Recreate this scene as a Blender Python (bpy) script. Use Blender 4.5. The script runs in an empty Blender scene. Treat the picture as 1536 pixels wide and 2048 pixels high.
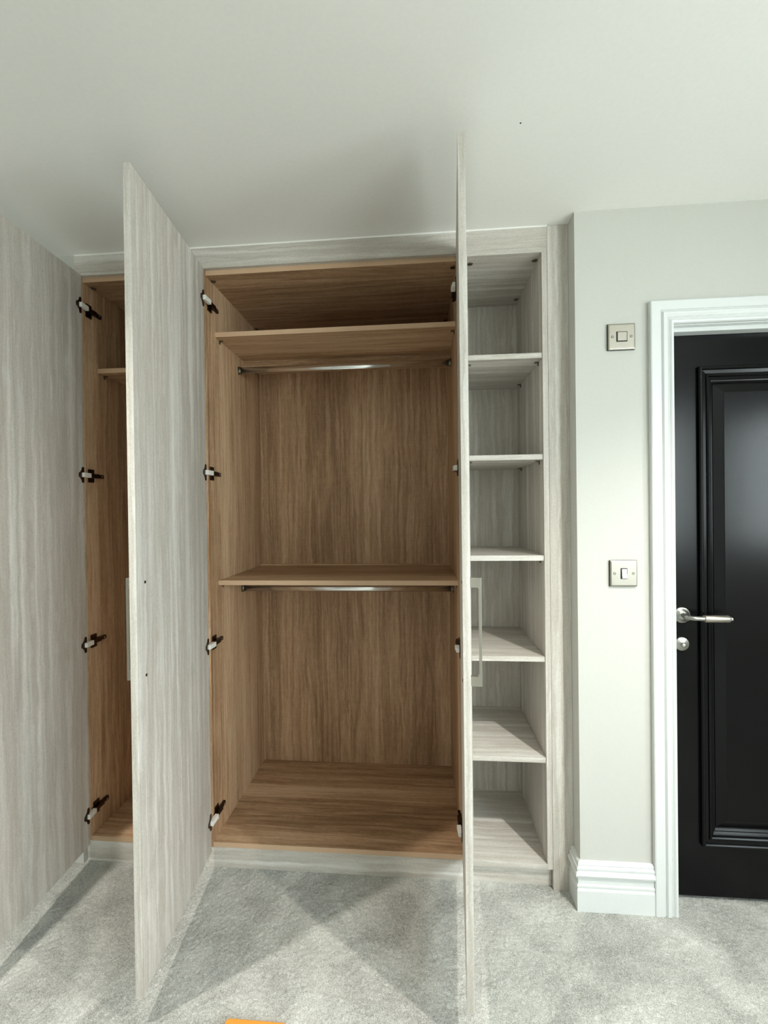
import bpy, bmesh, math, random
import numpy as np
from mathutils import Vector, Matrix
random.seed(4)
S = bpy.context.scene
COL = S.collection

# ------------------------------------------------------------------ camera
cam_d = bpy.data.cameras.new('camera')
cam = bpy.data.objects.new('camera', cam_d); COL.objects.link(cam)
cam_d.sensor_fit = 'HORIZONTAL'; cam_d.sensor_width = 36.0
cam_d.lens = 36.0 * 877.09 / 1536.0
cam_d.clip_start = 0.02
_r = Vector((0.99658425, 0.08167037, -0.01223893))
_u = Vector((0.01172714, 0.00674332, 0.9999085))
_f = Vector((-0.08174543, 0.99663658, -0.00576252))
M = Matrix((( _r.x, _u.x, -_f.x, 0.766), (_r.y, _u.y, -_f.y, -1.6191), (_r.z, _u.z, -_f.z, 1.3679), (0, 0, 0, 1)))
cam.matrix_world = M
S.camera = cam

# ------------------------------------------------------------------ light and exposure
S.view_settings.view_transform = 'Standard'
S.view_settings.look = 'None'
S.view_settings.gamma = 1.0
S.view_settings.use_curve_mapping = False
S.view_settings.exposure = 0.40
S.cycles.max_bounces = 10
S.cycles.diffuse_bounces = 6
S.cycles.sample_clamp_indirect = 6.0

DAY = 18.0                       # brightness of the overcast sky outside the window
DAYCOL = (0.84, 0.96, 1.0)
LAMPCOL = (1.0, 0.95, 0.875)
SPOTS = [(1.81, -1.16, 112.0), (-0.55, -0.96, 88.0), (1.81, -3.1, 10.0), (-1.35, -2.6, 6.0)]  # last entry is an added fill lamp evening out the left rear

world = bpy.data.worlds.new('sky'); S.world = world
world.use_nodes = True
bg = world.node_tree.nodes['Background']
bg.inputs['Strength'].default_value = DAY
# overcast sky above, lawn and hedges below the horizon
_wt = world.node_tree
_tc = _wt.nodes.new('ShaderNodeTexCoord'); _sp = _wt.nodes.new('ShaderNodeSeparateXYZ'); _rp = _wt.nodes.new('ShaderNodeValToRGB')
_mr = _wt.nodes.new('ShaderNodeMapRange'); _mr.inputs['From Min'].default_value = -0.4; _mr.inputs['From Max'].default_value = 0.4
_wt.links.new(_tc.outputs['Generated'], _sp.inputs[0]); _wt.links.new(_sp.outputs['Z'], _mr.inputs['Value']); _wt.links.new(_mr.outputs[0], _rp.inputs[0])
_rp.color_ramp.elements[0].color = (0.62, 0.68, 0.655, 1); _rp.color_ramp.elements[1].color = (*DAYCOL, 1)
_wt.links.new(_rp.outputs[0], bg.inputs['Color'])

RWX = 2.75                                            # plane of the right wall
WINS = [(-1.44, -0.88, 1.10, 1.92), (-3.85, -1.95, 1.00, 2.15)]   # y0, y1, z0, z1 of the windows in it
for _y0, _y1, _z0, _z1 in WINS:
    pl = bpy.data.lights.new('window_daylight', 'AREA'); pl.shape = 'RECTANGLE'
    pl.size = _y1 - _y0; pl.size_y = _z1 - _z0
    pl.cycles.is_portal = True
    plo = bpy.data.objects.new('window_daylight', pl); COL.objects.link(plo)
    plo.location = (RWX + 0.13, (_y0 + _y1) / 2, (_z0 + _z1) / 2)
    plo.rotation_euler = (math.pi / 2, 0, math.pi / 2)

# ------------------------------------------------------------------ constants (metres)
H = 2.3668
T = 0.0187
YF = -0.0169          # front plane of doors, fascia and filler
YW = -0.081           # plane of the wall with the black door
ZT, ZF = 2.2685, 0.0976
L1, R1 = -0.538, -0.0772      # inner faces, single wardrobe
L2, R2 = -0.0398, 0.9083      # inner faces, double wardrobe
YB = 0.5568
CL, CR, CYB = 0.9457, 1.2063, 0.3908   # open shelf column
CZT, CZF = 2.2739, 0.0918
XF1, XF2 = 1.2259, 1.2971

# ------------------------------------------------------------------ node helpers
def srgb(r, g, b):
    def c(v):
        v /= 255.0
        return v / 12.92 if v <= 0.04045 else ((v + 0.055) / 1.055) ** 2.4
    return (c(r), c(g), c(b), 1.0)

def new_mat(name):
    m = bpy.data.materials.new(name); m.use_nodes = True
    nt = m.node_tree
    return m, nt, nt.nodes['Principled BSDF']

def N(nt, kind, **kw):
    n = nt.nodes.new(kind)
    for k, v in kw.items():
        if k in n.inputs: n.inputs[k].default_value = v
        else: setattr(n, k, v)
    return n

def mathn(nt, op, a, b=None, clamp=False):
    n = nt.nodes.new('ShaderNodeMath'); n.operation = op; n.use_clamp = clamp
    for i, v in enumerate((a, b)):
        if v is None: continue
        if hasattr(v, 'links') or isinstance(v, bpy.types.NodeSocket): nt.links.new(v, n.inputs[i])
        else: n.inputs[i].default_value = v
    return n.outputs[0]

def ramp(nt, fac, stops):
    n = nt.nodes.new('ShaderNodeValToRGB')
    while len(n.color_ramp.elements) < len(stops): n.color_ramp.elements.new(0.5)
    for e, (p, c) in zip(n.color_ramp.elements, stops): e.position = p; e.color = c
    nt.links.new(fac, n.inputs['Fac'])
    return n.outputs['Color']

def plain(name, col, rough=0.6, metal=0.0, bump=0.0, bscale=200.0, spec=0.5, coat=0.0):
    m, nt, b = new_mat(name)
    b.inputs['Base Color'].default_value = col
    b.inputs['Roughness'].default_value = rough
    b.inputs['Metallic'].default_value = metal
    b.inputs['Specular IOR Level'].default_value = spec
    b.inputs['Coat Weight'].default_value = coat
    tc = N(nt, 'ShaderNodeTexCoord')
    nz = N(nt, 'ShaderNodeTexNoise', Scale=bscale, Detail=3.0)
    nt.links.new(tc.outputs['Object'], nz.inputs['Vector'])
    # slight tone variation keeps every surface procedural
    mx = N(nt, 'ShaderNodeMixRGB', blend_type='MULTIPLY'); mx.inputs[0].default_value = 0.06
    mx.inputs[1].default_value = col
    nt.links.new(nz.outputs['Fac'], mx.inputs[2]); nt.links.new(mx.outputs[0], b.inputs['Base Color'])
    if bump:
        bn = N(nt, 'ShaderNodeBump', Strength=bump, Distance=0.001)
        nt.links.new(nz.outputs['Fac'], bn.inputs['Height']); nt.links.new(bn.outputs[0], b.inputs['Normal'])
    return m

def grain_coords(nt, axis, along, wscale=12.0, warp=0.02):
    """object coordinates, squeezed along the grain, shifted per panel"""
    tc = N(nt, 'ShaderNodeTexCoord')
    oi = N(nt, 'ShaderNodeObjectInfo')
    cb = N(nt, 'ShaderNodeCombineXYZ')
    r1 = mathn(nt, 'MULTIPLY', oi.outputs['Random'], 7.0)
    r2 = mathn(nt, 'MULTIPLY', oi.outputs['Random'], 13.0)
    nt.links.new(r1, cb.inputs[0]); nt.links.new(r2, cb.inputs[1]); nt.links.new(r1, cb.inputs[2])
    ad = N(nt, 'ShaderNodeVectorMath', operation='ADD')
    nt.links.new(tc.outputs['Object'], ad.inputs[0]); nt.links.new(cb.outputs[0], ad.inputs[1])
    wm = N(nt, 'ShaderNodeMapping'); ws = [1, 1, 1]; ws['XYZ'.index(axis)] = 0.5; wm.inputs['Scale'].default_value = ws
    nt.links.new(ad.outputs[0], wm.inputs['Vector'])
    wz = N(nt, 'ShaderNodeTexNoise', Scale=wscale, Detail=3.0, Roughness=0.55); nt.links.new(wm.outputs[0], wz.inputs['Vector'])
    w1 = N(nt, 'ShaderNodeVectorMath', operation='SUBTRACT'); nt.links.new(wz.outputs['Color'], w1.inputs[0]); w1.inputs[1].default_value = (0.5, 0.5, 0.5)
    w2 = N(nt, 'ShaderNodeVectorMath', operation='SCALE'); nt.links.new(w1.outputs[0], w2.inputs[0]); w2.inputs['Scale'].default_value = warp
    w3 = N(nt, 'ShaderNodeVectorMath', operation='ADD'); nt.links.new(ad.outputs[0], w3.inputs[0]); nt.links.new(w2.outputs[0], w3.inputs[1])
    outs = []
    for k in along:
        mp = N(nt, 'ShaderNodeMapping')
        sc = [1, 1, 1]; sc['XYZ'.index(axis)] = k
        mp.inputs['Scale'].default_value = sc
        nt.links.new(w3.outputs[0], mp.inputs['Vector']); outs.append(mp.outputs[0])
    return ad.outputs[0], outs

def grey_wood(name, axis):
    m, nt, b = new_mat(name)
    base, (c1, c2, c3) = grain_coords(nt, axis, (0.028, 0.05, 0.45), 16.0, 0.022)
    n1 = N(nt, 'ShaderNodeTexNoise', Scale=22.0, Detail=3.0, Roughness=0.55, Distortion=0.12)
    n2 = N(nt, 'ShaderNodeTexNoise', Scale=110.0, Detail=3.0, Roughness=0.6, Distortion=0.3)
    n3 = N(nt, 'ShaderNodeTexNoise', Scale=330.0, Detail=2.0, Roughness=0.7)
    for c, n in ((c1, n1), (c2, n2), (c3, n3)): nt.links.new(c, n.inputs['Vector'])
    # ridged veins
    v = mathn(nt, 'ABSOLUTE', mathn(nt, 'SUBTRACT', n1.outputs['Fac'], 0.5))
    v = mathn(nt, 'MULTIPLY', v, 5.0, True)
    s = mathn(nt, 'MULTIPLY', v, 0.30)
    s = mathn(nt, 'ADD', s, mathn(nt, 'MULTIPLY', n2.outputs['Fac'], 0.30))
    s = mathn(nt, 'ADD', s, mathn(nt, 'MULTIPLY', n1.outputs['Fac'], 0.22))
    s = mathn(nt, 'ADD', s, mathn(nt, 'MULTIPLY', n3.outputs['Fac'], 0.34))
    col = ramp(nt, s, [(0.30, srgb(166, 159, 149)), (0.48, srgb(187, 181, 172)), (0.64, srgb(204, 200, 193)), (0.82, srgb(220, 217, 211))])
    nt.links.new(col, b.inputs['Base Color'])
    b.inputs['Roughness'].default_value = 0.55
    b.inputs['Specular IOR Level'].default_value = 0.3
    bn = N(nt, 'ShaderNodeBump', Strength=0.25, Distance=0.0006)
    nt.links.new(s, bn.inputs['Height']); nt.links.new(bn.outputs[0], b.inputs['Normal'])
    return m

def oak_wood(name, axis):
    m, nt, b = new_mat(name)
    base, (c1, c2, c3) = grain_coords(nt, axis, (0.05, 0.03, 0.12), 7.0, 0.03)
    n1 = N(nt, 'ShaderNodeTexNoise', Scale=7.0, Detail=2.0, Roughness=0.5, Distortion=0.6)
    n2 = N(nt, 'ShaderNodeTexNoise', Scale=70.0, Detail=4.0, Roughness=0.6, Distortion=0.3)
    n3 = N(nt, 'ShaderNodeTexNoise', Scale=300.0, Detail=2.0, Roughness=0.6)
    for c, n in ((c1, n1), (c2, n2), (c3, n3)): nt.links.new(c, n.inputs['Vector'])
    # growth-ring bands: contour lines of the broad noise
    rg = mathn(nt, 'MULTIPLY', n1.outputs['Fac'], 95.0)
    rg = mathn(nt, 'SINE', rg)
    rg = mathn(nt, 'MULTIPLY', rg, 0.028)
    # staves 70-100 mm wide
    sx = N(nt, 'ShaderNodeSeparateXYZ'); nt.links.new(base, sx.inputs[0])
    across = {'X': ('Y', 'Z'), 'Y': ('X', 'Z'), 'Z': ('X', 'Y')}[axis]
    ac = mathn(nt, 'ADD', sx.outputs[across[0]], mathn(nt, 'MULTIPLY', sx.outputs[across[1]], 0.97))
    fl = mathn(nt, 'FLOOR', mathn(nt, 'MULTIPLY', ac, 11.5))
    wn = N(nt, 'ShaderNodeTexWhiteNoise', noise_dimensions='1D'); nt.links.new(fl, wn.inputs['W'])
    s = mathn(nt, 'MULTIPLY', n1.outputs['Fac'], 0.30)
    s = mathn(nt, 'ADD', s, rg)
    s = mathn(nt, 'ADD', s, mathn(nt, 'MULTIPLY', n2.outputs['Fac'], 0.46))
    s = mathn(nt, 'ADD', s, mathn(nt, 'MULTIPLY', n3.outputs['Fac'], 0.22))
    s = mathn(nt, 'ADD', s, mathn(nt, 'MULTIPLY', wn.outputs['Value'], 0.12))
    # faint saw marks across the grain
    sm = N(nt, 'ShaderNodeMapping'); sv = [14, 14, 14]; sv['XYZ'.index(axis)] = 420; sm.inputs['Scale'].default_value = sv
    nt.links.new(base, sm.inputs['Vector'])
    sn = N(nt, 'ShaderNodeTexNoise', Scale=1.0, Detail=1.0); nt.links.new(sm.outputs[0], sn.inputs['Vector'])
    s = mathn(nt, 'ADD', s, mathn(nt, 'MULTIPLY', mathn(nt, 'SUBTRACT', sn.outputs['Fac'], 0.5), 0.07))
    col = ramp(nt, s, [(0.40, srgb(136, 106, 79)), (0.50, srgb(164, 132, 102)), (0.59, srgb(185, 153, 121)), (0.72, srgb(206, 178, 147))])
    nt.links.new(col, b.inputs['Base Color'])
    b.inputs['Roughness'].default_value = 0.5
    b.inputs['Specular IOR Level'].default_value = 0.3
    bn = N(nt, 'ShaderNodeBump', Strength=0.2, Distance=0.0005)
    nt.links.new(s, bn.inputs['Height']); nt.links.new(bn.outputs[0], b.inputs['Normal'])
    return m

def carpet_mat():
    m, nt, b = new_mat('grey_twist_carpet')
    tc = N(nt, 'ShaderNodeTexCoord')
    fine = N(nt, 'ShaderNodeTexNoise', Scale=380.0, Detail=3.0, Roughness=0.75, Distortion=0.0)
    mid = N(nt, 'ShaderNodeTexNoise', Scale=120.0, Detail=2.0, Roughness=0.6, Distortion=0.2)
    big = N(nt, 'ShaderNodeTexNoise', Scale=5.5, Detail=4.0, Roughness=0.6, Distortion=0.6)
    for n in (fine, mid, big): nt.links.new(tc.outputs['Object'], n.inputs['Vector'])
    s = mathn(nt, 'ADD', mathn(nt, 'MULTIPLY', mathn(nt, 'SUBTRACT', fine.outputs['Fac'], 0.5), 0.95), 0.275)
    s = mathn(nt, 'ADD', s, mathn(nt, 'MULTIPLY', mid.outputs['Fac'], 0.22))
    s = mathn(nt, 'ADD', s, mathn(nt, 'MULTIPLY', big.outputs['Fac'], 0.45))
    col = ramp(nt, s, [(0.44, srgb(124, 124, 120)), (0.57, srgb(161, 162, 156)), (0.69, srgb(186, 187, 181)), (0.83, srgb(218, 219, 213))])
    nt.links.new(col, b.inputs['Base Color'])
    b.inputs['Roughness'].default_value = 0.95
    b.inputs['Specular IOR Level'].default_value = 0.1
    b.inputs['Sheen Weight'].default_value = 0.15
    bn = N(nt, 'ShaderNodeBump', Strength=0.7, Distance=0.002)
    h = mathn(nt, 'ADD', fine.outputs['Fac'], mathn(nt, 'MULTIPLY', mid.outputs['Fac'], 0.4))
    nt.links.new(h, bn.inputs['Height']); nt.links.new(bn.outputs[0], b.inputs['Normal'])
    return m

GW = {a: grey_wood('pale_grey_woodgrain_' + a.lower(), a) for a in 'XZ'}
OW = {a: oak_wood('oak_woodgrain_' + a.lower(), a) for a in 'XZ'}
CARPET = carpet_mat()
M_CEIL = plain('ceiling_paint', srgb(236, 236, 232), 0.9, bump=0.03, bscale=90)
M_WALL = plain('wall_paint', srgb(194, 194, 188), 0.85, bump=0.04, bscale=120)
M_GLOSSW = plain('white_satin_paint', srgb(216, 219, 218), 0.35, bump=0.02, bscale=150)
M_BLACK = plain('black_satin_paint', srgb(4, 5, 6), 0.24, spec=0.22)
M_NICKEL = plain('brushed_nickel', srgb(172, 167, 156), 0.40, 1.0, bump=0.03, bscale=500)
M_STEEL = plain('satin_steel', srgb(168, 168, 160), 0.32, 1.0)
M_CHROME = plain('chrome', srgb(232, 232, 232), 0.16, 1.0)
M_BRONZE = plain('dark_hinge_metal', srgb(74, 58, 48), 0.33, 1.0)
M_WPLAST = plain('white_plastic', srgb(236, 234, 228), 0.35)
M_GASKET = plain('black_plastic', srgb(16, 17, 15), 0.5)
M_SEAL = plain('white_sealant', srgb(240, 240, 236), 0.5)
M_PIN = plain('dull_metal', srgb(120, 112, 100), 0.35, 1.0)
M_EDGE = plain('oak_edging', srgb(198, 166, 136), 0.5)
M_ORANGE = plain('orange_plastic', srgb(222, 148, 60), 0.4)
M_HALL = plain('hall_paint', srgb(60, 58, 54), 0.9)

def glass_mat():
    m = bpy.data.materials.new('window_glass'); m.use_nodes = True
    nt = m.node_tree; nt.nodes.clear()
    o = nt.nodes.new('ShaderNodeOutputMaterial'); mx = nt.nodes.new('ShaderNodeMixShader')
    t = nt.nodes.new('ShaderNodeBsdfTransparent'); g = nt.nodes.new('ShaderNodeBsdfGlossy'); g.inputs['Roughness'].default_value = 0.0
    mx.inputs[0].default_value = 0.07; nt.links.new(t.outputs[0], mx.inputs[1]); nt.links.new(g.outputs[0], mx.inputs[2])
    nt.links.new(mx.outputs[0], o.inputs[0]); return m
M_GLASS = glass_mat()

def emit_mat(name, col, st):
    m, nt, b = new_mat(name)
    b.inputs['Emission Color'].default_value = (*col, 1); b.inputs['Emission Strength'].default_value = st
    return m

# ------------------------------------------------------------------ mesh helpers
class MB:
    """collects shapes in world space, links them as one mesh"""
    def __init__(s): s.v = []; s.f = []; s.sm = []
    def add(s, vs, fs, smooth=False):
        o = len(s.v); s.v += [Vector(v) for v in vs]; s.f += [tuple(i + o for i in f) for f in fs]; s.sm += [smooth] * len(fs); return s
    def box(s, x0, x1, y0, y1, z0, z1, bev=0.0):
        if x1 < x0: x0, x1 = x1, x0
        if y1 < y0: y0, y1 = y1, y0
        if z1 < z0: z0, z1 = z1, z0
        bm = bmesh.new(); bmesh.ops.create_cube(bm, size=1)
        for v in bm.verts:
            v.co = Vector(((x0 + x1) / 2 + v.co.x * (x1 - x0), (y0 + y1) / 2 + v.co.y * (y1 - y0), (z0 + z1) / 2 + v.co.z * (z1 - z0)))
        if bev:
            bmesh.ops.bevel(bm, geom=list(bm.edges), offset=bev, segments=2, affect='EDGES', profile=0.5)
        bm.verts.index_update()
        s.add([v.co.copy() for v in bm.verts], [[v.index for v in f.verts] for f in bm.faces]); bm.free(); return s
    def prism(s, pts, axis, a, b, smooth=False):
        """polygon pts (2D) extruded along axis from a to b"""
        def P(p, t):
            return {'x': (t, p[0], p[1]), 'y': (p[0], t, p[1]), 'z': (p[0], p[1], t)}[axis]
        n = len(pts)
        vs = [P(p, a) for p in pts] + [P(p, b) for p in pts]
        fs = [tuple(range(n - 1, -1, -1)), tuple(range(n, 2 * n))] + [(i, (i + 1) % n, n + (i + 1) % n, n + i) for i in range(n)]
        return s.add(vs, fs, smooth)
    def cyl(s, c, d, r, L, r2=None, seg=28, ry=None):
        """cylinder from c along unit d, length L; ry = other radius for an oval"""
        d = Vector(d).normalized(); a = d.orthogonal().normalized()
        if ry is not None and abs(d.x) > 0.9: a = Vector((0, 1, 0))
        b = d.cross(a); r2 = r if r2 is None else r2; ry = r if ry is None else ry
        vs = []; c = Vector(c)
        for k, (t, q) in enumerate(((0, r), (L, r2))):
            for i in range(seg):
                w = 2 * math.pi * i / seg
                vs.append(c + d * t + a * math.cos(w) * q + b * math.sin(w) * q * ry / r)
        fs = [(i, (i + 1) % seg, seg + (i + 1) % seg, seg + i) for i in range(seg)]
        s.add(vs, fs, True); o = len(s.v) - 2 * seg
        s.f.append(tuple(o + i for i in range(seg - 1, -1, -1))); s.sm.append(False)
        s.f.append(tuple(o + seg + i for i in range(seg))); s.sm.append(False)
        return s
    def lathe(s, c, d, prof, seg=32):
        d = Vector(d).normalized(); a = d.orthogonal().normalized(); b = d.cross(a); c = Vector(c)
        vs = []; n = len(prof)
        for t, r in prof:
            for i in range(seg):
                w = 2 * math.pi * i / seg; vs.append(c + d * t + (a * math.cos(w) + b * math.sin(w)) * max(r, 1e-5))
        fs = [(k * seg + i, k * seg + (i + 1) % seg, (k + 1) * seg + (i + 1) % seg, (k + 1) * seg + i) for k in range(n - 1) for i in range(seg)]
        return s.add(vs, fs, True)
    def sweep(s, path, prof, close=False, cap=True):
        """path: list of (point, mitred offset vector); prof: list of (offset, outward) with given outward vector"""
        n = len(prof); vs = []
        for P, off, out in path:
            for a, h in prof: vs.append(Vector(P) + Vector(off) * a + Vector(out) * h)
        fs = []; m = len(path)
        for k in range(m if close else m - 1):
            for i in range(n):
                j = (i + 1) % n; k2 = (k + 1) % m
                fs.append((k * n + i, k * n + j, k2 * n + j, k2 * n + i))
        if cap and not close:
            fs.append(tuple(range(n - 1, -1, -1))); fs.append(tuple((m - 1) * n + i for i in range(n)))
        return s.add(vs, fs)
    def tf(s, mat):
        s.v = [mat @ v for v in s.v]; return s
    def build(s, name, mat, parent=None, loc=None, rotz=0.0, bev=0.0):
        me = bpy.data.meshes.new(name)
        o = bpy.data.objects.new(name, me); COL.objects.link(o)
        W = Matrix.Identity(4)
        if loc is not None: W = Matrix.Translation(Vector(loc)) @ Matrix.Rotation(rotz, 4, 'Z')
        PW = WORLD.get(parent.name, Matrix.Identity(4)) if parent else Matrix.Identity(4)
        if loc is None: W = PW.copy() if parent else Matrix.Identity(4)
        if parent: o.parent = parent; o.matrix_local = PW.inverted() @ W
        else: o.matrix_world = W
        WORLD[o.name] = W
        inv = W.inverted()
        me.from_pydata([tuple(inv @ v) for v in s.v], [], s.f)
        bm = bmesh.new(); bm.from_mesh(me); bmesh.ops.recalc_face_normals(bm, faces=bm.faces); bm.to_mesh(me); bm.free()
        me.polygons.foreach_set('use_smooth', s.sm)
        me.materials.append(mat)
        if bev:
            md = o.modifiers.new('edge', 'BEVEL'); md.width = bev; md.segments = 2; md.limit_method = 'ANGLE'; md.angle_limit = math.radians(50)
        return o
WORLD = {}

def empty(name, loc, label, cat, group=None):
    o = bpy.data.objects.new(name, None); COL.objects.link(o); o.location = loc
    o.empty_display_size = 0.1
    WORLD[o.name] = Matrix.Translation(Vector(loc)); tag(o, label, cat, group); return o
def tag(o, label=None, cat=None, group=None, kind=None):
    if label: o['label'] = label
    if cat: o['category'] = cat
    if group: o['group'] = group
    if kind: o['kind'] = kind
    return o
def struct(o, label=None):
    o['kind'] = 'structure'
    if label: o['label'] = label
    return o
def rect_path(x0, x1, z0, z1, y, out=(0, -1, 0)):
    """closed rectangle in a y-plane; positive offset goes inward"""
    return [((x0, y, z0), (1, 0, 1), out), ((x0, y, z1), (1, 0, -1), out), ((x1, y, z1), (-1, 0, -1), out), ((x1, y, z0), (-1, 0, 1), out)]

# ================================================================== THE ROOM
RX0, RX1, RY0 = -1.9, RWX, -4.2
# floor: fine grid with a real, slightly uneven pile where it is seen
def lines(a, b, fine0, fine1, step):
    l = [a]; 
    l += list(np.arange(fine0, fine1, step)); l.append(b)
    return np.array(sorted(set(np.round(l, 5))))
gx = lines(RX0 - 0.1, RX1 + 0.1, -0.78, 2.25, 0.0035); gy = lines(RY0 - 0.1, 0.85, -0.66, 0.05, 0.0035)
X, Y = np.meshgrid(gx, gy, indexing='ij')
rng = np.random.default_rng(3)
Z = rng.normal(0, 1.0, X.shape)
for _ in range(1):
    Z = (Z + np.roll(Z, 1, 0) + np.roll(Z, 1, 1) + np.roll(Z, -1, 0) + np.roll(Z, -1, 1)) / 5
low = rng.normal(0, 1.0, X.shape)
for _ in range(14):
    low = (low + np.roll(low, 1, 0) + np.roll(low, 1, 1) + np.roll(low, -1, 0) + np.roll(low, -1, 1)) / 5
Z = Z * 0.0016 + low * 0.004
Z[0, :] = Z[-1, :] = 0; Z[:, 0] = Z[:, -1] = 0
nx, ny = X.shape
verts = np.stack([X.ravel(), Y.ravel(), Z.ravel()], 1)
idx = np.arange(nx * ny).reshape(nx, ny)
quads = np.stack([idx[:-1, :-1].ravel(), idx[1:, :-1].ravel(), idx[1:, 1:].ravel(), idx[:-1, 1:].ravel()], 1)
me = bpy.data.meshes.new('floor')
me.vertices.add(len(verts)); me.vertices.foreach_set('co', verts.ravel())
me.loops.add(quads.size); me.loops.foreach_set('vertex_index', quads.ravel().astype(np.int32))
me.polygons.add(len(quads)); me.polygons.foreach_set('loop_start', np.arange(0, quads.size, 4, dtype=np.int32))
me.polygons.foreach_set('use_smooth', np.ones(len(quads), bool))
me.update(calc_edges=True); me.materials.append(CARPET)
floor = bpy.data.objects.new('floor', me); COL.objects.link(floor); struct(floor, 'pale grey twist pile carpet over the whole room')

ceil = MB().box(RX0 - 0.1, RX1 + 0.1, RY0 - 0.1, 0.85, H, H + 0.1).build('ceiling', M_CEIL); struct(ceil)
hole = MB().cyl((1.038, -0.4487, H - 0.0006), (0, 0, 1), 0.0022, 0.002, seg=10).build('pin_mark', M_GASKET, ceil)

# black door opening
DX0, DX1, DZ = 1.6045, 2.3745, 1.968
ALC0 = -0.5585
w = MB()
w.box(RX0 - 0.1, ALC0, YF, 0.62, 0, H)                       # left of the fitted furniture
w.box(ALC0, XF2, 0.585, 0.68, 0, H)                          # behind the fitted furniture
w.box(XF2, DX0 - 0.03, YW, 0.62, 0, H)                       # right of it, with the light switches
w.box(DX0 - 0.03, DX1 + 0.03, YW, 0.06, DZ + 0.03, H)        # above the black door
w.box(DX1 + 0.03, RX1 + 0.1, YW, 0.06, 0, H)                 # right of the black door
w.box(DX0 - 0.03, RX1 + 0.1, 0.62, 0.72, 0, H)               # far side of the hall
w.box(RX1, RX1 + 0.1, 0.06, 0.62, 0, H)
struct(w.build('wall_back', M_WALL), 'pale painted wall around the fitted wardrobes and the black door')
struct(MB().box(RX0 - 0.1, RX0, RY0, YF, 0, H).build('wall_left', M_WALL))
struct(MB().box(RX0 - 0.1, RX1 + 0.1, RY0 - 0.1, RY0, 0, H).build('wall_front', M_WALL))
w = MB()
_ya = RY0
for y0, y1, z0, z1 in sorted(WINS):
    w.box(RX1, RX1 + 0.1, _ya, y0, 0, H).box(RX1, RX1 + 0.1, y0, y1, 0, z0).box(RX1, RX1 + 0.1, y0, y1, z1, H); _ya = y1
w.box(RX1, RX1 + 0.1, _ya, YW, 0, H)
struct(w.build('wall_right', M_WALL))
for i, (y0, y1, z0, z1) in enumerate(WINS):
    wf = MB()
    for a in ((y0, y0 + 0.04, z0, z1), (y1 - 0.04, y1, z0, z1), (y0, y1, z0, z0 + 0.04), (y0, y1, z1 - 0.04, z1)):
        wf.box(RX1 + 0.03, RX1 + 0.09, *a)
    win = wf.build('window_%d' % (i + 1), M_GLOSSW); struct(win, 'white framed window in the right wall, ' + ('nearer the black door' if i == 0 else 'farther from the black door'))
    gx_ = RX1 + 0.06
    MB().box(gx_, gx_ + 0.004, y0 + 0.04, y1 - 0.04, z0 + 0.04, z1 - 0.04).build('pane', M_GLASS, win)
    MB().box(RX1 - 0.03, RX1 + 0.03, y0 - 0.03, y1 + 0.03, z0 - 0.025, z0, 0.004).build('window_sill', M_GLOSSW, win)

# ---------------------------------------------------------------- baseboard (tall moulded), wraps the corner by the filler
bp = [(0.0, 0.0), (0.0, 0.016), (0.070, 0.016), (0.076, 0.0145), (0.080, 0.0125), (0.083, 0.0155), (0.089, 0.0155), (0.092, 0.0115), (0.113, 0.0115),
      (0.116, 0.014), (0.119, 0.019), (0.126, 0.0215), (0.133, 0.0195), (0.137, 0.014), (0.1385, 0.0125), (0.141, 0.0155), (0.147, 0.0160), (0.1515, 0.0125),
      (0.1530, 0.0095), (0.156, 0.0115), (0.161, 0.0095), (0.1645, 0.005), (0.1655, 0.0)]
def base_run(name, pts, label=None):
    """pts: (x, y, outward vector)"""
    return struct(MB().sweep([((x, y, 0), (0, 0, 1), o) for x, y, o in pts], bp).build(name, M_GLOSSW), label)
base_run('baseboard_back', [(XF2, YF + 0.0005, (-1, 0, 0)), (XF2, YW, (-1, -1, 0)), (1.5325, YW, (0, -1, 0))], 'tall white moulded baseboard wrapping the corner between wardrobe and black door')
base_run('baseboard_right', [(DX1 + 0.0725, YW, (0, -1, 0)), (RX1, YW, (-1, -1, 0)), (RX1, RY0, (-1, 1, 0))])
base_run('baseboard_left', [(RX0, RY0, (1, 1, 0)), (RX0, YF, (1, -1, 0)), (-0.60, YF, (0, -1, 0))])

# ---------------------------------------------------------------- architrave: mitred around the door
AI0, AI1, AZ = 1.6094, DX1 - 0.005, 1.9705
WA = 0.076
ap = [(0.0, 0.0), (0.0, 0.011), (0.003, 0.015), (0.009, 0.016), (0.013, 0.0135), (0.0145, 0.0115), (0.018, 0.0145), (0.0205, 0.0130), (0.0225, 0.0155), (0.029, 0.0195),
      (0.036, 0.0200), (0.0395, 0.0165), (0.041, 0.0135), (0.0435, 0.0135), (0.045, 0.0175), (0.073, 0.0185), (0.076, 0.0165), (0.076, 0.0)]
path = [((AI0, YW, -0.002), (-1, 0, 0), (0, -1, 0)), ((AI0, YW, AZ), (-1, 0, 1), (0, -1, 0)), ((AI1, YW, AZ), (1, 0, 1), (0, -1, 0)), ((AI1, YW, -0.002), (1, 0, 0), (0, -1, 0))]
struct(MB().sweep(path, ap).build('trim_1', M_GLOSSW), 'white moulded architrave around the black door')
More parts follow.
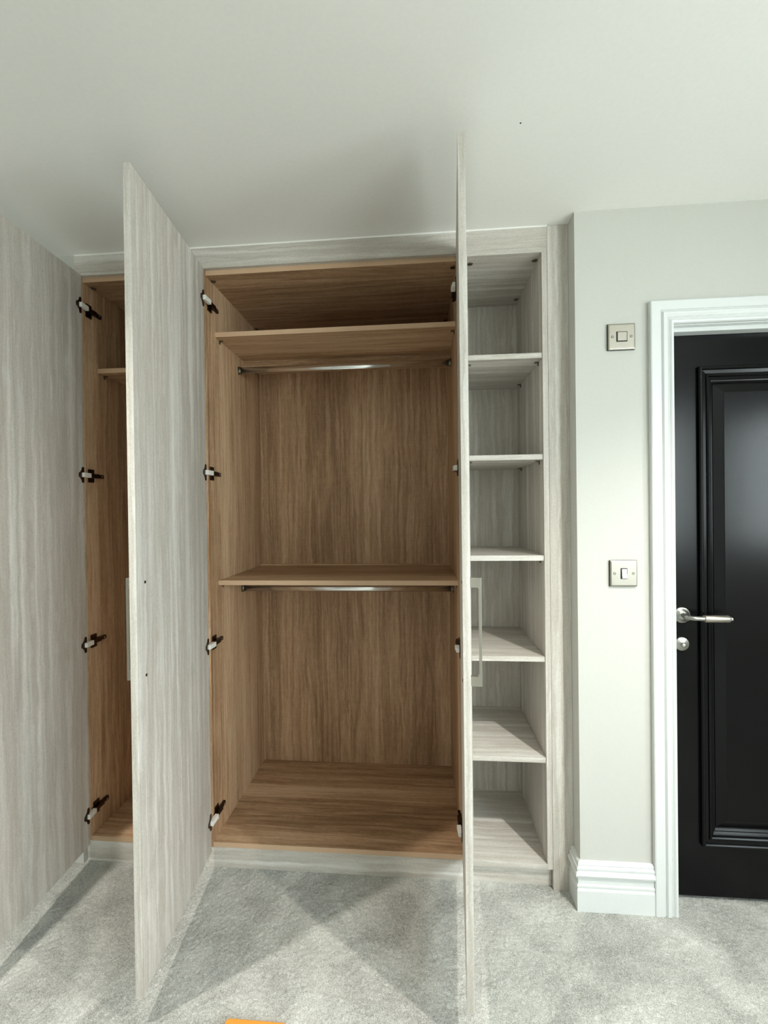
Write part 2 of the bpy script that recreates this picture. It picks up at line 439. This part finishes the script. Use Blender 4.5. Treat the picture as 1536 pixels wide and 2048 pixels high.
# lining and stop
l = MB()
LY = 0.062
l.box(DX0 - 0.03, DX0, YW, LY, 0, DZ).box(DX1, DX1 + 0.03, YW, LY, 0, DZ).box(DX0 - 0.03, DX1 + 0.03, YW, LY, DZ, DZ + 0.03)
l.box(DX0, DX0 + 0.014, -0.061, -0.024, 0, DZ - 0.014, 0.001).box(DX1 - 0.014, DX1, -0.061, -0.024, 0, DZ - 0.014, 0.001).box(DX0, DX1, -0.061, -0.024, DZ - 0.014, DZ, 0.001)
struct(l.build('trim_2', M_GLOSSW), 'white lining and stop of the black door frame')

# ---------------------------------------------------------------- black panelled door
YD = -0.022
lx0, lx1, lz0, lz1 = DX0 + 0.003, DX1 - 0.003, 0.014, DZ - 0.004
px0, px1 = 1.722, lx1 - (1.722 - lx0); pz0, pz1 = 0.193, 1.8440
mw = 0.068
d = MB()
d.box(lx0, px0 + 0.03, YD, YD + 0.042, lz0, lz1).box(px1 - 0.03, lx1, YD, YD + 0.042, lz0, lz1)
d.box(px0 + 0.03, px1 - 0.03, YD, YD + 0.042, lz0, pz0 + 0.03).box(px0 + 0.03, px1 - 0.03, YD, YD + 0.042, pz1 - 0.03, lz1)
d.box(px0 + 0.03, px1 - 0.03, YD + 0.012, YD + 0.030, pz0 + 0.03, pz1 - 0.03)
door = d.build('door_1', M_BLACK); struct(door, 'black satin panelled door with steel lever handle')
mp = [(0.0, -0.002), (0.0, 0.010), (0.003, 0.0145), (0.008, 0.0155), (0.011, 0.0125), (0.013, 0.0085), (0.024, 0.0065), (0.026, 0.0095), (0.030, 0.0115), (0.0335, 0.0085), (0.036, 0.003),
      (0.0385, 0.0035), (0.042, 0.0010), (0.046, -0.003), (0.049, -0.0035), (0.054, -0.0085), (0.057, -0.012), (0.0, -0.012)]
MB().sweep(rect_path(px0, px1, pz0, pz1, YD), mp, close=True).build('panel_moulding', M_BLACK, door)
fp = [(0.057, -0.012), (0.057, -0.0105), (0.086, -0.001), (0.088, 0.0), (0.14, 0.0), (0.14, -0.012)]
pn = MB().sweep(rect_path(px0, px1, pz0, pz1, YD), fp, close=True)
pn.box(px0 + 0.14, px1 - 0.14, YD, YD + 0.012, pz0 + 0.14, pz1 - 0.14)
pn.build('raised_panel', M_BLACK, door)
# handle
hx, hz = 1.6650, 0.990
h = MB()
h.lathe((hx, YD, hz), (0, -1, 0), [(0, 0.0), (0, 0.0270), (0.0045, 0.0270), (0.0055, 0.0258), (0.0056, 0.0195), (0.0090, 0.0188), (0.0100, 0.012), (0.0125, 0.0098), (0.0125, 0.0)])
hd = h.build('handle_rose', M_STEEL, door)
h = MB()
h.cyl((hx, YD - 0.010, hz + 0.002), (0, -1, -0.06), 0.0085, 0.034)
# bend and neck: one smooth tube
pts = [Vector((hx, YD - 0.030, hz + 0.002))]
for k in range(9):
    w_ = math.pi / 2 * k / 8; pts.append(Vector((hx + 0.016 * (1 - math.cos(w_)), YD - 0.039 - 0.016 * math.sin(w_), hz + 0.001)))
pts.append(Vector((hx + 0.045, YD - 0.055, hz)))
vs = []; sg_ = 20
for k, P in enumerate(pts):
    t_ = (pts[min(k + 1, len(pts) - 1)] - pts[max(k - 1, 0)]).normalized(); a_ = Vector((0, 0, 1)); b_ = t_.cross(a_).normalized(); a_ = b_.cross(t_)
    for q in range(sg_): vs.append(P + (a_ * math.cos(2 * math.pi * q / sg_) + b_ * math.sin(2 * math.pi * q / sg_)) * 0.0080)
h.add(vs, [(k * sg_ + q, k * sg_ + (q + 1) % sg_, (k + 1) * sg_ + (q + 1) % sg_, (k + 1) * sg_ + q) for k in range(len(pts) - 1) for q in range(sg_)], True)
h.build('lever_neck', M_STEEL, door)
h = MB().lathe((hx + 0.041, YD - 0.055, hz), (1, 0, 0), [(0, 0.0), (0, 0.0108), (0.001, 0.0118), (0.0015, 0.0112), (0.003, 0.0122), (0.076, 0.0122), (0.078, 0.0112), (0.084, 0.0062), (0.0845, 0.0)])
h.build('lever_grip', M_NICKEL, door)
MB().lathe((hx + 0.123, YD - 0.055, hz), (1, 0, 0), [(0, 0.0065), (0.002, 0.0072), (0.006, 0.0068), (0.0085, 0.004), (0.009, 0)]).build('lever_end', M_CHROME, door)
MB().lathe((hx - 0.001, YD, 0.890), (0, -1, 0), [(0, 0), (0, 0.0235), (0.0045, 0.0235), (0.0055, 0.0220), (0.0056, 0.0125), (0.0075, 0.0105), (0.0078, 0.0)]).build('lock_rose', M_STEEL, door)
MB().lathe((hx - 0.002, YD - 0.007, 0.890), (0, -1, 0), [(0, 0.0075), (0.006, 0.0068), (0.010, 0.0074), (0.013, 0.0055), (0.014, 0)]).build('lock_knob', M_CHROME, door)

# ---------------------------------------------------------------- light switches
def switch(cz, label, wide):
    cx, s = 1.4445, 0.0435
    t = empty('light_switch', (cx, YW, cz), label, 'light switch', None)
    MB().box(cx - s - 0.0006, cx + s + 0.0002, YW - 0.0068, YW, cz - s - 0.0004, cz + s + 0.0004, 0.0006).build('gasket', M_GASKET, t)['label'] = 'black backing edge'
    p = MB()
    q = s - 0.0045
    def ring(a, y, r):
        out = []
        for sx, sz, w0 in ((1, 1, 0), (-1, 1, 90), (-1, -1, 180), (1, -1, 270)):
            for k in range(4):
                w = math.radians(w0 + k * 30); out.append((cx + sx * (a - r) + r * math.cos(w), y, cz + sz * (a - r) + r * math.sin(w)))
        return out
    rs = [ring(s, YW - 0.0068, 0.003), ring(s, YW - 0.0076, 0.003), ring(q + 0.002, YW - 0.0094, 0.003), ring(q, YW - 0.0098, 0.003)]
    n = 16; vs = sum(rs, []); fs = [(k * n + i, k * n + (i + 1) % n, (k + 1) * n + (i + 1) % n, (k + 1) * n + i) for k in range(3) for i in range(n)]
    fs.append(tuple(3 * n + i for i in range(n))); fs.append(tuple(range(n)))
    p.add(vs, fs).build('plate', M_NICKEL, t)
    ww, hh = (0.0178, 0.0172) if wide else (0.0108, 0.0182)
    MB().box(cx - ww, cx + ww, YW - 0.0105, YW - 0.009, cz - hh, cz + hh, 0.0005).build('rocker_surround', M_GASKET, t)
    rk = MB(); a = ww - 0.0030; b = hh - 0.0028; y = YW - 0.0105
    if wide: rk.box(cx - a, cx + a, y - 0.003, y, cz - b, cz + b, 0.0008)
    else: rk.prism([(y, cz - b), (y, cz + b), (y - 0.0025, cz + b), (y - 0.0060, cz - b)], 'x', cx - a, cx + a)
    rk.build('rocker', M_NICKEL if wide else M_CHROME, t, bev=0 if wide else 0.0008)
    for sg in (-1, 1):
        MB().lathe((cx + sg * 0.0302, YW - 0.0095, cz), (0, -1, 0), [(0, 0.0030), (0, 0.0045), (0.0006, 0.0043), (0.0006, 0.0030)], 20).build('screw_recess', M_GASKET, t)
        MB().lathe((cx + sg * 0.0302, YW - 0.0096, cz), (0, -1, 0), [(0, 0), (0, 0.0032), (0.0006, 0.0032), (0.0009, 0.0020), (0.0004, 0.0017), (0.0004, 0)], 16).build('screw', M_STEEL, t)
switch(1.9357, 'brushed nickel switch plate with a square rocker, upper one by the door frame', True)
switch(1.1435, 'brushed nickel switch plate with a small narrow rocker, lower one by the door frame', False)

# ================================================================== FITTED FURNITURE
DZB = {}
HZ = (2.168, 1.5150, 0.8595, 0.196)

def wardrobe_door(cab, hx, hy, ang, sg, width, zb, length, label, xs, handle=True):
    """sg=+1: hinged on the left, free end towards the camera. Local x = along width from hinge, local y = off the INNER face"""
    dirv = Vector((sg * math.sin(ang), -math.cos(ang), 0))
    nin = Vector((sg * math.cos(ang), math.sin(ang), 0))      # inner-face normal (into the opening)
    rot = math.atan2(dirv.y, dirv.x)
    # local +y after rotation:
    ly = Vector((-math.sin(rot), math.cos(rot), 0))
    D = Matrix.Translation((hx, hy, zb)) @ Matrix.Rotation(rot, 4, 'Z')
    k = 1 if ly.dot(nin) > 0 else -1
    if k < 0: D = D @ Matrix.Scale(-1, 4, (0, 1, 0))
    me_m = MB()
    bm = MB().box(0, width, -0.0188, 0, 0, length, 0.0006)
    me_m.v = [D @ v for v in bm.v]; me_m.f = bm.f; me_m.sm = bm.sm
    Drot = Matrix.Translation((hx, hy, zb)) @ Matrix.Rotation(rot, 4, 'Z')
    o = me_m.build('door', GW['Z'], cab, loc=(hx, hy, zb), rotz=rot)
    o['label'] = label
    key = o.name
    real = WORLD[key]; WORLD[key] = D; DZB[key] = zb
    # hinges need D for the flange, but builds are relative to the real matrix
    for z in HZ:
        m = MB()
        _hinge_build(o, D, real, zb, xs, sg, z)
    WORLD[key] = real
    # handle on the outer face and its two screws on the inner face
    s0 = 0.4568; zt_, zb_ = 1.1895 - zb, 0.9100 - zb
    yo = -0.0188; wd = 0.006; st = 0.030; th = 0.007
    g = MB()
    prof = [(yo, zb_), (yo, zb_ + 0.025), (yo - st + th + 0.004, zb_ + 0.025), (yo - st + th, zb_ + 0.029), (yo - st + th, zt_ - 0.029), (yo - st + th + 0.004, zt_ - 0.025), (yo, zt_ - 0.025), (yo, zt_), (yo - st, zt_), (yo - st, zb_)]
    vs = [D @ Vector((s0 - wd, a, b)) for a, b in prof] + [D @ Vector((s0 + wd, a, b)) for a, b in prof]
    n = len(prof)
    # two posts and a bar as quads (the outline is concave)
    q = [(0, 1, 2, 9), (9, 2, 3, 3), (2, 3, 9, 9)]
    faces = [tuple(range(n)), tuple(range(2 * n - 1, n - 1, -1))] + [(i, (i + 1) % n, n + (i + 1) % n, n + i) for i in range(n)]
    g.add(vs, faces); g.build('handle', M_NICKEL, o, bev=0.0006)['label'] = 'brushed metal bow handle'
    for zz in (1.1774, 0.9225):
        c = D @ Vector((s0, 0.0002, zz - zb)); dn = (D.to_3x3() @ Vector((0, 1, 0)))
        MB().lathe(c, dn, [(0, 0), (0, 0.0042), (0.0012, 0.0036), (0.0014, 0.0018), (0.0003, 0.0012), (0.0003, 0)], 16).build('handle_screw', M_BRONZE, o)
    return o

def _hinge_build(o, D, real, zb, xs, sg, z):
    WORLD[o.name] = real
    m = MB()
    def dl(s, n, q): return D @ Vector((s, n, z + q - zb))
    star = [(0.0055, 0.030), (0.013, 0.030), (0.0165, 0.019), (0.024, 0.011), (0.031, 0.007), (0.031, -0.007), (0.024, -0.011), (0.0165, -0.019), (0.013, -0.030), (0.0055, -0.030)]
    n = len(star)
    vs = [dl(s, 0.0, q) for s, q in star] + [dl(s, 0.0035, q) for s, q in star]
    m.add(vs, [tuple(range(n)), tuple(range(n, 2 * n))] + [(i, (i + 1) % n, n + (i + 1) % n, n + i) for i in range(n)])
    xa = xs + sg * 0.0002
    m.build('hinge_cup_plate', M_BRONZE, o)
    m = MB()
    m.box(xa, xs + sg * 0.0045, 0.010, 0.040, z - 0.026, z + 0.026, 0.0008)
    m.box(xa, xs + sg * 0.0150, 0.004, 0.056, z - 0.0085, z + 0.0085, 0.0015)
    m.box(xa, xs + sg * 0.0105, 0.054, 0.086, z - 0.0075, z + 0.0075, 0.0015)
    m.build('hinge_arm', M_BRONZE, o)
    a = dl(0.018, 0.006, 0.0); 
    m = MB()
    A = Vector((xs + sg * 0.0135, 0.004, z)); B = Vector((a.x, a.y, z))
    dv = (A - B); L = dv.length; dv.normalize(); sd = Vector((-dv.y, dv.x, 0)) * 0.0075
    vs = []
    for P in (B, A):
        for ss, zz in ((-1, -1), (1, -1), (1, 1), (-1, 1)): vs.append(P + sd * ss + Vector((0, 0, 0.0088 * zz)))
    m.add(vs, [(0, 1, 2, 3), (4, 5, 6, 7), (0, 1, 5, 4), (1, 2, 6, 5), (2, 3, 7, 6), (3, 0, 4, 7)])
    m.build('hinge_damper', M_WPLAST, o, bev=0.0015)['label'] = 'white soft-close damper'
    sc = MB()
    sc.cyl((xs + sg * 0.0100, 0.074, z), (sg, 0, 0), 0.0035, 0.0014, seg=12)
    sc.build('hinge_screw', M_STEEL, o)

def pins(t, xl, xr, ys, z, mat=M_PIN):
    for x, sg in ((xl, 1), (xr, -1)):
        for y in ys:
            b = MB().box(x, x + sg * 0.015, y - 0.0045, y + 0.0045, z - 0.004, z - 0.0002, 0.0008)
            b.box(x, x + sg * 0.004, y - 0.0045, y + 0.0045, z - 0.014, z - 0.0002, 0.0008)
            b.build('shelf_pin', mat, t)
def caps(t, spots, z):
    for x, y in spots:
        MB().lathe((x, y, z + 0.0002), (0, 0, -1), [(0, 0), (0, 0.0105), (0.0018, 0.0100), (0.0028, 0.0070), (0.0012, 0.0050), (0.0012, 0)], 20).build('cam_cap', M_PIN, t)

def carcass(t, xl, xr, zt, zf, yb, yf, mx, mz, plinth_y, plinth_r=None):
    MB().box(xl - T, xl, yf, yb + 0.012, zf - T, zt + T).build('side_panel', mz, t, bev=0.0004)
    MB().box(xr, xr + T, yf, yb + 0.012, zf - T, zt + T).build('side_panel', mz, t, bev=0.0004)
    MB().box(xl, xr, yf, yb + 0.012, zt, zt + T).build('top_panel', mx, t, bev=0.0004)
    MB().box(xl, xr, yf, yb + 0.012, zf - T, zf).build('bottom_panel', mx, t, bev=0.0004)
    MB().box(xl - T * 0.4, xr + T * 0.4, yb, yb + 0.008, zf - T * 0.4, zt + T * 0.4).build('back_panel', mz, t)
    if mx is OW['X']:
        for z in (zt, zf - T): MB().box(xl, xr, yf - 0.0006, yf + 0.0004, z + 0.0002, z + T - 0.0002).build('edge_strip', M_EDGE, t)
    pz = zf - T
    b = MB().box(xl - T, xr + T, plinth_y, plinth_y + T, 0.0, pz)
    b.box(xl - T, xl, plinth_y + T, yb, 0.0, pz).box(xr, xr + T, plinth_y + T, yb, 0.0, pz)
    b.build('plinth', GW['X'], t)['label'] = 'pale grey woodgrain plinth'

def rod(t, xl, xr, y, z):
    b = MB().cyl((xl + 0.003, y, z), (1, 0, 0), 0.0075, xr - xl - 0.006, ry=0.0140, seg=36)
    r = b.build('hanging_rail', M_CHROME, t)
    for x, sg in ((xl, 1), (xr, -1)):
        e = MB().cyl((x, y, z), (sg, 0, 0), 0.0105, 0.004, ry=0.018, seg=28)
        e.cyl((x, y, z), (sg, 0, 0), 0.0090, 0.012, ry=0.0155, seg=28)
        e.build('rail_socket', M_PIN, t)

# --- single wardrobe on the left
c1 = empty('wardrobe', ((L1 + R1) / 2, YB / 2, 0), 'narrow oak-lined wardrobe at the left edge, its inside dark behind two open doors', 'wardrobe', 'fitted wardrobe units')
carcass(c1, L1, R1, ZT, ZF, YB, 0.0, OW['X'], OW['Z'], 0.001)
MB().box(L1 + 0.0005, R1 - 0.0005, 0.072, YB, 1.9367, 1.9367 + T).build('shelf', OW['X'], c1, bev=0.0004)
MB().box(L1 + 0.0005, R1 - 0.0005, 0.0714, 0.0724, 1.9369, 1.9365 + T).build('edge_strip', M_EDGE, c1)
pins(c1, L1, R1, (0.11, 0.50), 1.9367)
caps(c1, ((L1 + 0.010, 0.045), (R1 - 0.010, 0.045)), ZT)
rod(c1, L1, R1, 0.295, 1.875)
# --- double wardrobe in the middle
c2 = empty('wardrobe', ((L2 + R2) / 2, YB / 2, 0), 'wide oak-lined wardrobe with two shelves and two chrome hanging rails', 'wardrobe', 'fitted wardrobe units')
carcass(c2, L2, R2, ZT, ZF, YB, 0.0, OW['X'], OW['Z'], 0.001)
US, UM = 2.0617, 1.0738
for z in (US, UM):
    MB().box(L2 + 0.0005, R2 - 0.0005, 0.0711, YB, z, z + T).build('shelf', OW['X'], c2, bev=0.0004)
    MB().box(L2 + 0.0005, R2 - 0.0005, 0.0705, 0.0715, z + 0.0002, z + T - 0.0002).build('edge_strip', M_EDGE, c2)
    pins(c2, L2, R2, (0.11, 0.50), z)
MB().box(L2, R2, 0.355, 0.355 + T, US - 0.030, US).build('shelf_rail', OW['X'], c2)
MB().box(L2, R2, YB - 0.018, YB, UM + T, UM + T + 0.006).build('back_batten', OW['X'], c2)
rod(c2, L2, R2, 0.297, 2.0000)
rod(c2, L2, R2, 0.303, 1.0210)
caps(c2, ((L2 + 0.010, 0.0435), (R2 - 0.010, 0.040), (L2 + 0.010, 0.50), (R2 - 0.010, 0.50)), ZT)
for x in (0.865, 0.4072): MB().cyl((x, 0.0133, ZT - 0.0004), (0, 0, 1), 0.0022, 0.001, seg=10).build('screw_hole', M_GASKET, c2)

# doors
wardrobe_door(c1, -0.5279, YF - 0.003, 0.0744, 1, 0.4937, 0.0784, 2.2084, 'open pale grey woodgrain door, partly outside the left edge', L1)
wardrobe_door(c2, -0.0360, -0.0234, 0.1085, 1, 0.5005, 0.0784, 2.2084, 'open pale grey woodgrain door hinged on the left, inner face towards the room', L2)
wardrobe_door(c2, 0.9059, -0.0167, 0.0737, -1, 0.4937, 0.0958, 2.2084, 'open pale grey woodgrain door seen edge on', R2)

# --- open shelf column
c3 = empty('shelf_unit', ((CL + CR) / 2, CYB / 2, 0), 'tall narrow open shelf column in pale grey woodgrain with five shelves', 'shelf unit')
carcass(c3, CL, CR, CZT, CZF, CYB, YF, GW['X'], GW['Z'], 0.0034)
for z in (1.9201, 1.5586, 1.1967, 0.8347, 0.4720):
    MB().box(CL + 0.0005, CR - 0.0008, YF + 0.004, CYB, z - T, z).build('shelf', GW['X'], c3, bev=0.0004)
    pins(c3, CL, CR, (0.035, 0.320), z - T)
caps(c3, ((CR - 0.011, 0.0345), (CR - 0.013, 0.3345), (CL + 0.016, 0.0334), (CL + 0.016, 0.3345)), CZT)

# --- fascia along the ceiling and scribe filler
fz = 2.2869
b = MB().box(ALC0, 0.9260, YF, YF + 0.016, fz, H - 0.0008).box(0.9265, XF1 - 0.0007, YF, YF + T, CZT + T + 0.0006, H - 0.0008)
fa = b.build('top_filler_panel', GW['X']); tag(fa, 'long pale grey woodgrain filler panel along the ceiling above the wardrobes', 'filler panel')
MB().prism([(YF, H - 0.0035), (YF - 0.0035, H), (YF + 0.001, H), (YF + 0.001, H - 0.0035)], 'x', ALC0, XF1).build('sealant_bead', M_SEAL, fa)
fi = MB().box(XF1, XF2 - 0.0004, YF, YF + T, 0.0, H - 0.0006, 0.0004).build('side_filler_panel', GW['Z'])
tag(fi, 'floor-to-ceiling pale grey woodgrain strip between the shelf column and the painted wall', 'filler panel')

# --- orange object on the carpet at the bottom edge
b = MB(); r = 0.012; cx0, cx1, cy0, cy1 = 0.238, 0.405, -0.66, -0.500
pts = []
for (x, y, w0) in ((cx1 - r, cy1 - r, 0), (cx0 + r, cy1 - r, 90), (cx0 + r, cy0 + r, 180), (cx1 - r, cy0 + r, 270)):
    for k in range(6): w = math.radians(w0 + 18 * k); pts.append((x + r * math.cos(w), y + r * math.sin(w)))
b.prism(pts, 'z', 0.0, 0.022)
ox = b.build('tool_case', M_ORANGE, bev=0.002)
ox.rotation_euler = (0, 0, 0); tag(ox, 'orange flat case corner lying on the carpet at the bottom edge', 'case')

# --- recessed downlights, the last one an added fill
for i, (x, y, pw) in enumerate(SPOTS):
    lab = ('white recessed ceiling downlight in front of the black door', 'white recessed ceiling downlight in front of the narrow wardrobe',
           'white recessed ceiling downlight at the back of the room, window side', 'added fill downlight in the unseen left rear of the ceiling, far from the window')[i]
    t = empty('ceiling_downlight', (x, y, H), lab, 'ceiling light', 'recessed downlights in the ceiling')
    MB().lathe((x, y, H), (0, 0, -1), [(0, 0.030), (0.001, 0.030), (0.004, 0.034), (0.004, 0.040), (0.0, 0.043)], 36).build('bezel', M_GLOSSW, t)
    MB().lathe((x, y, H - 0.0005), (0, 0, -1), [(0, 0.030), (0, 0)], 30).build('lens', emit_mat('lamp_lens', LAMPCOL, 6.0), t)
    ld = bpy.data.lights.new('downlight_beam', 'SPOT'); ld.energy = pw; ld.color = LAMPCOL
    ld.spot_size = math.radians(124); ld.spot_blend = 0.8; ld.shadow_soft_size = 0.02
    lo = bpy.data.objects.new('downlight_beam', ld); COL.objects.link(lo); lo.parent = t; lo.location = (0, 0, -0.04)
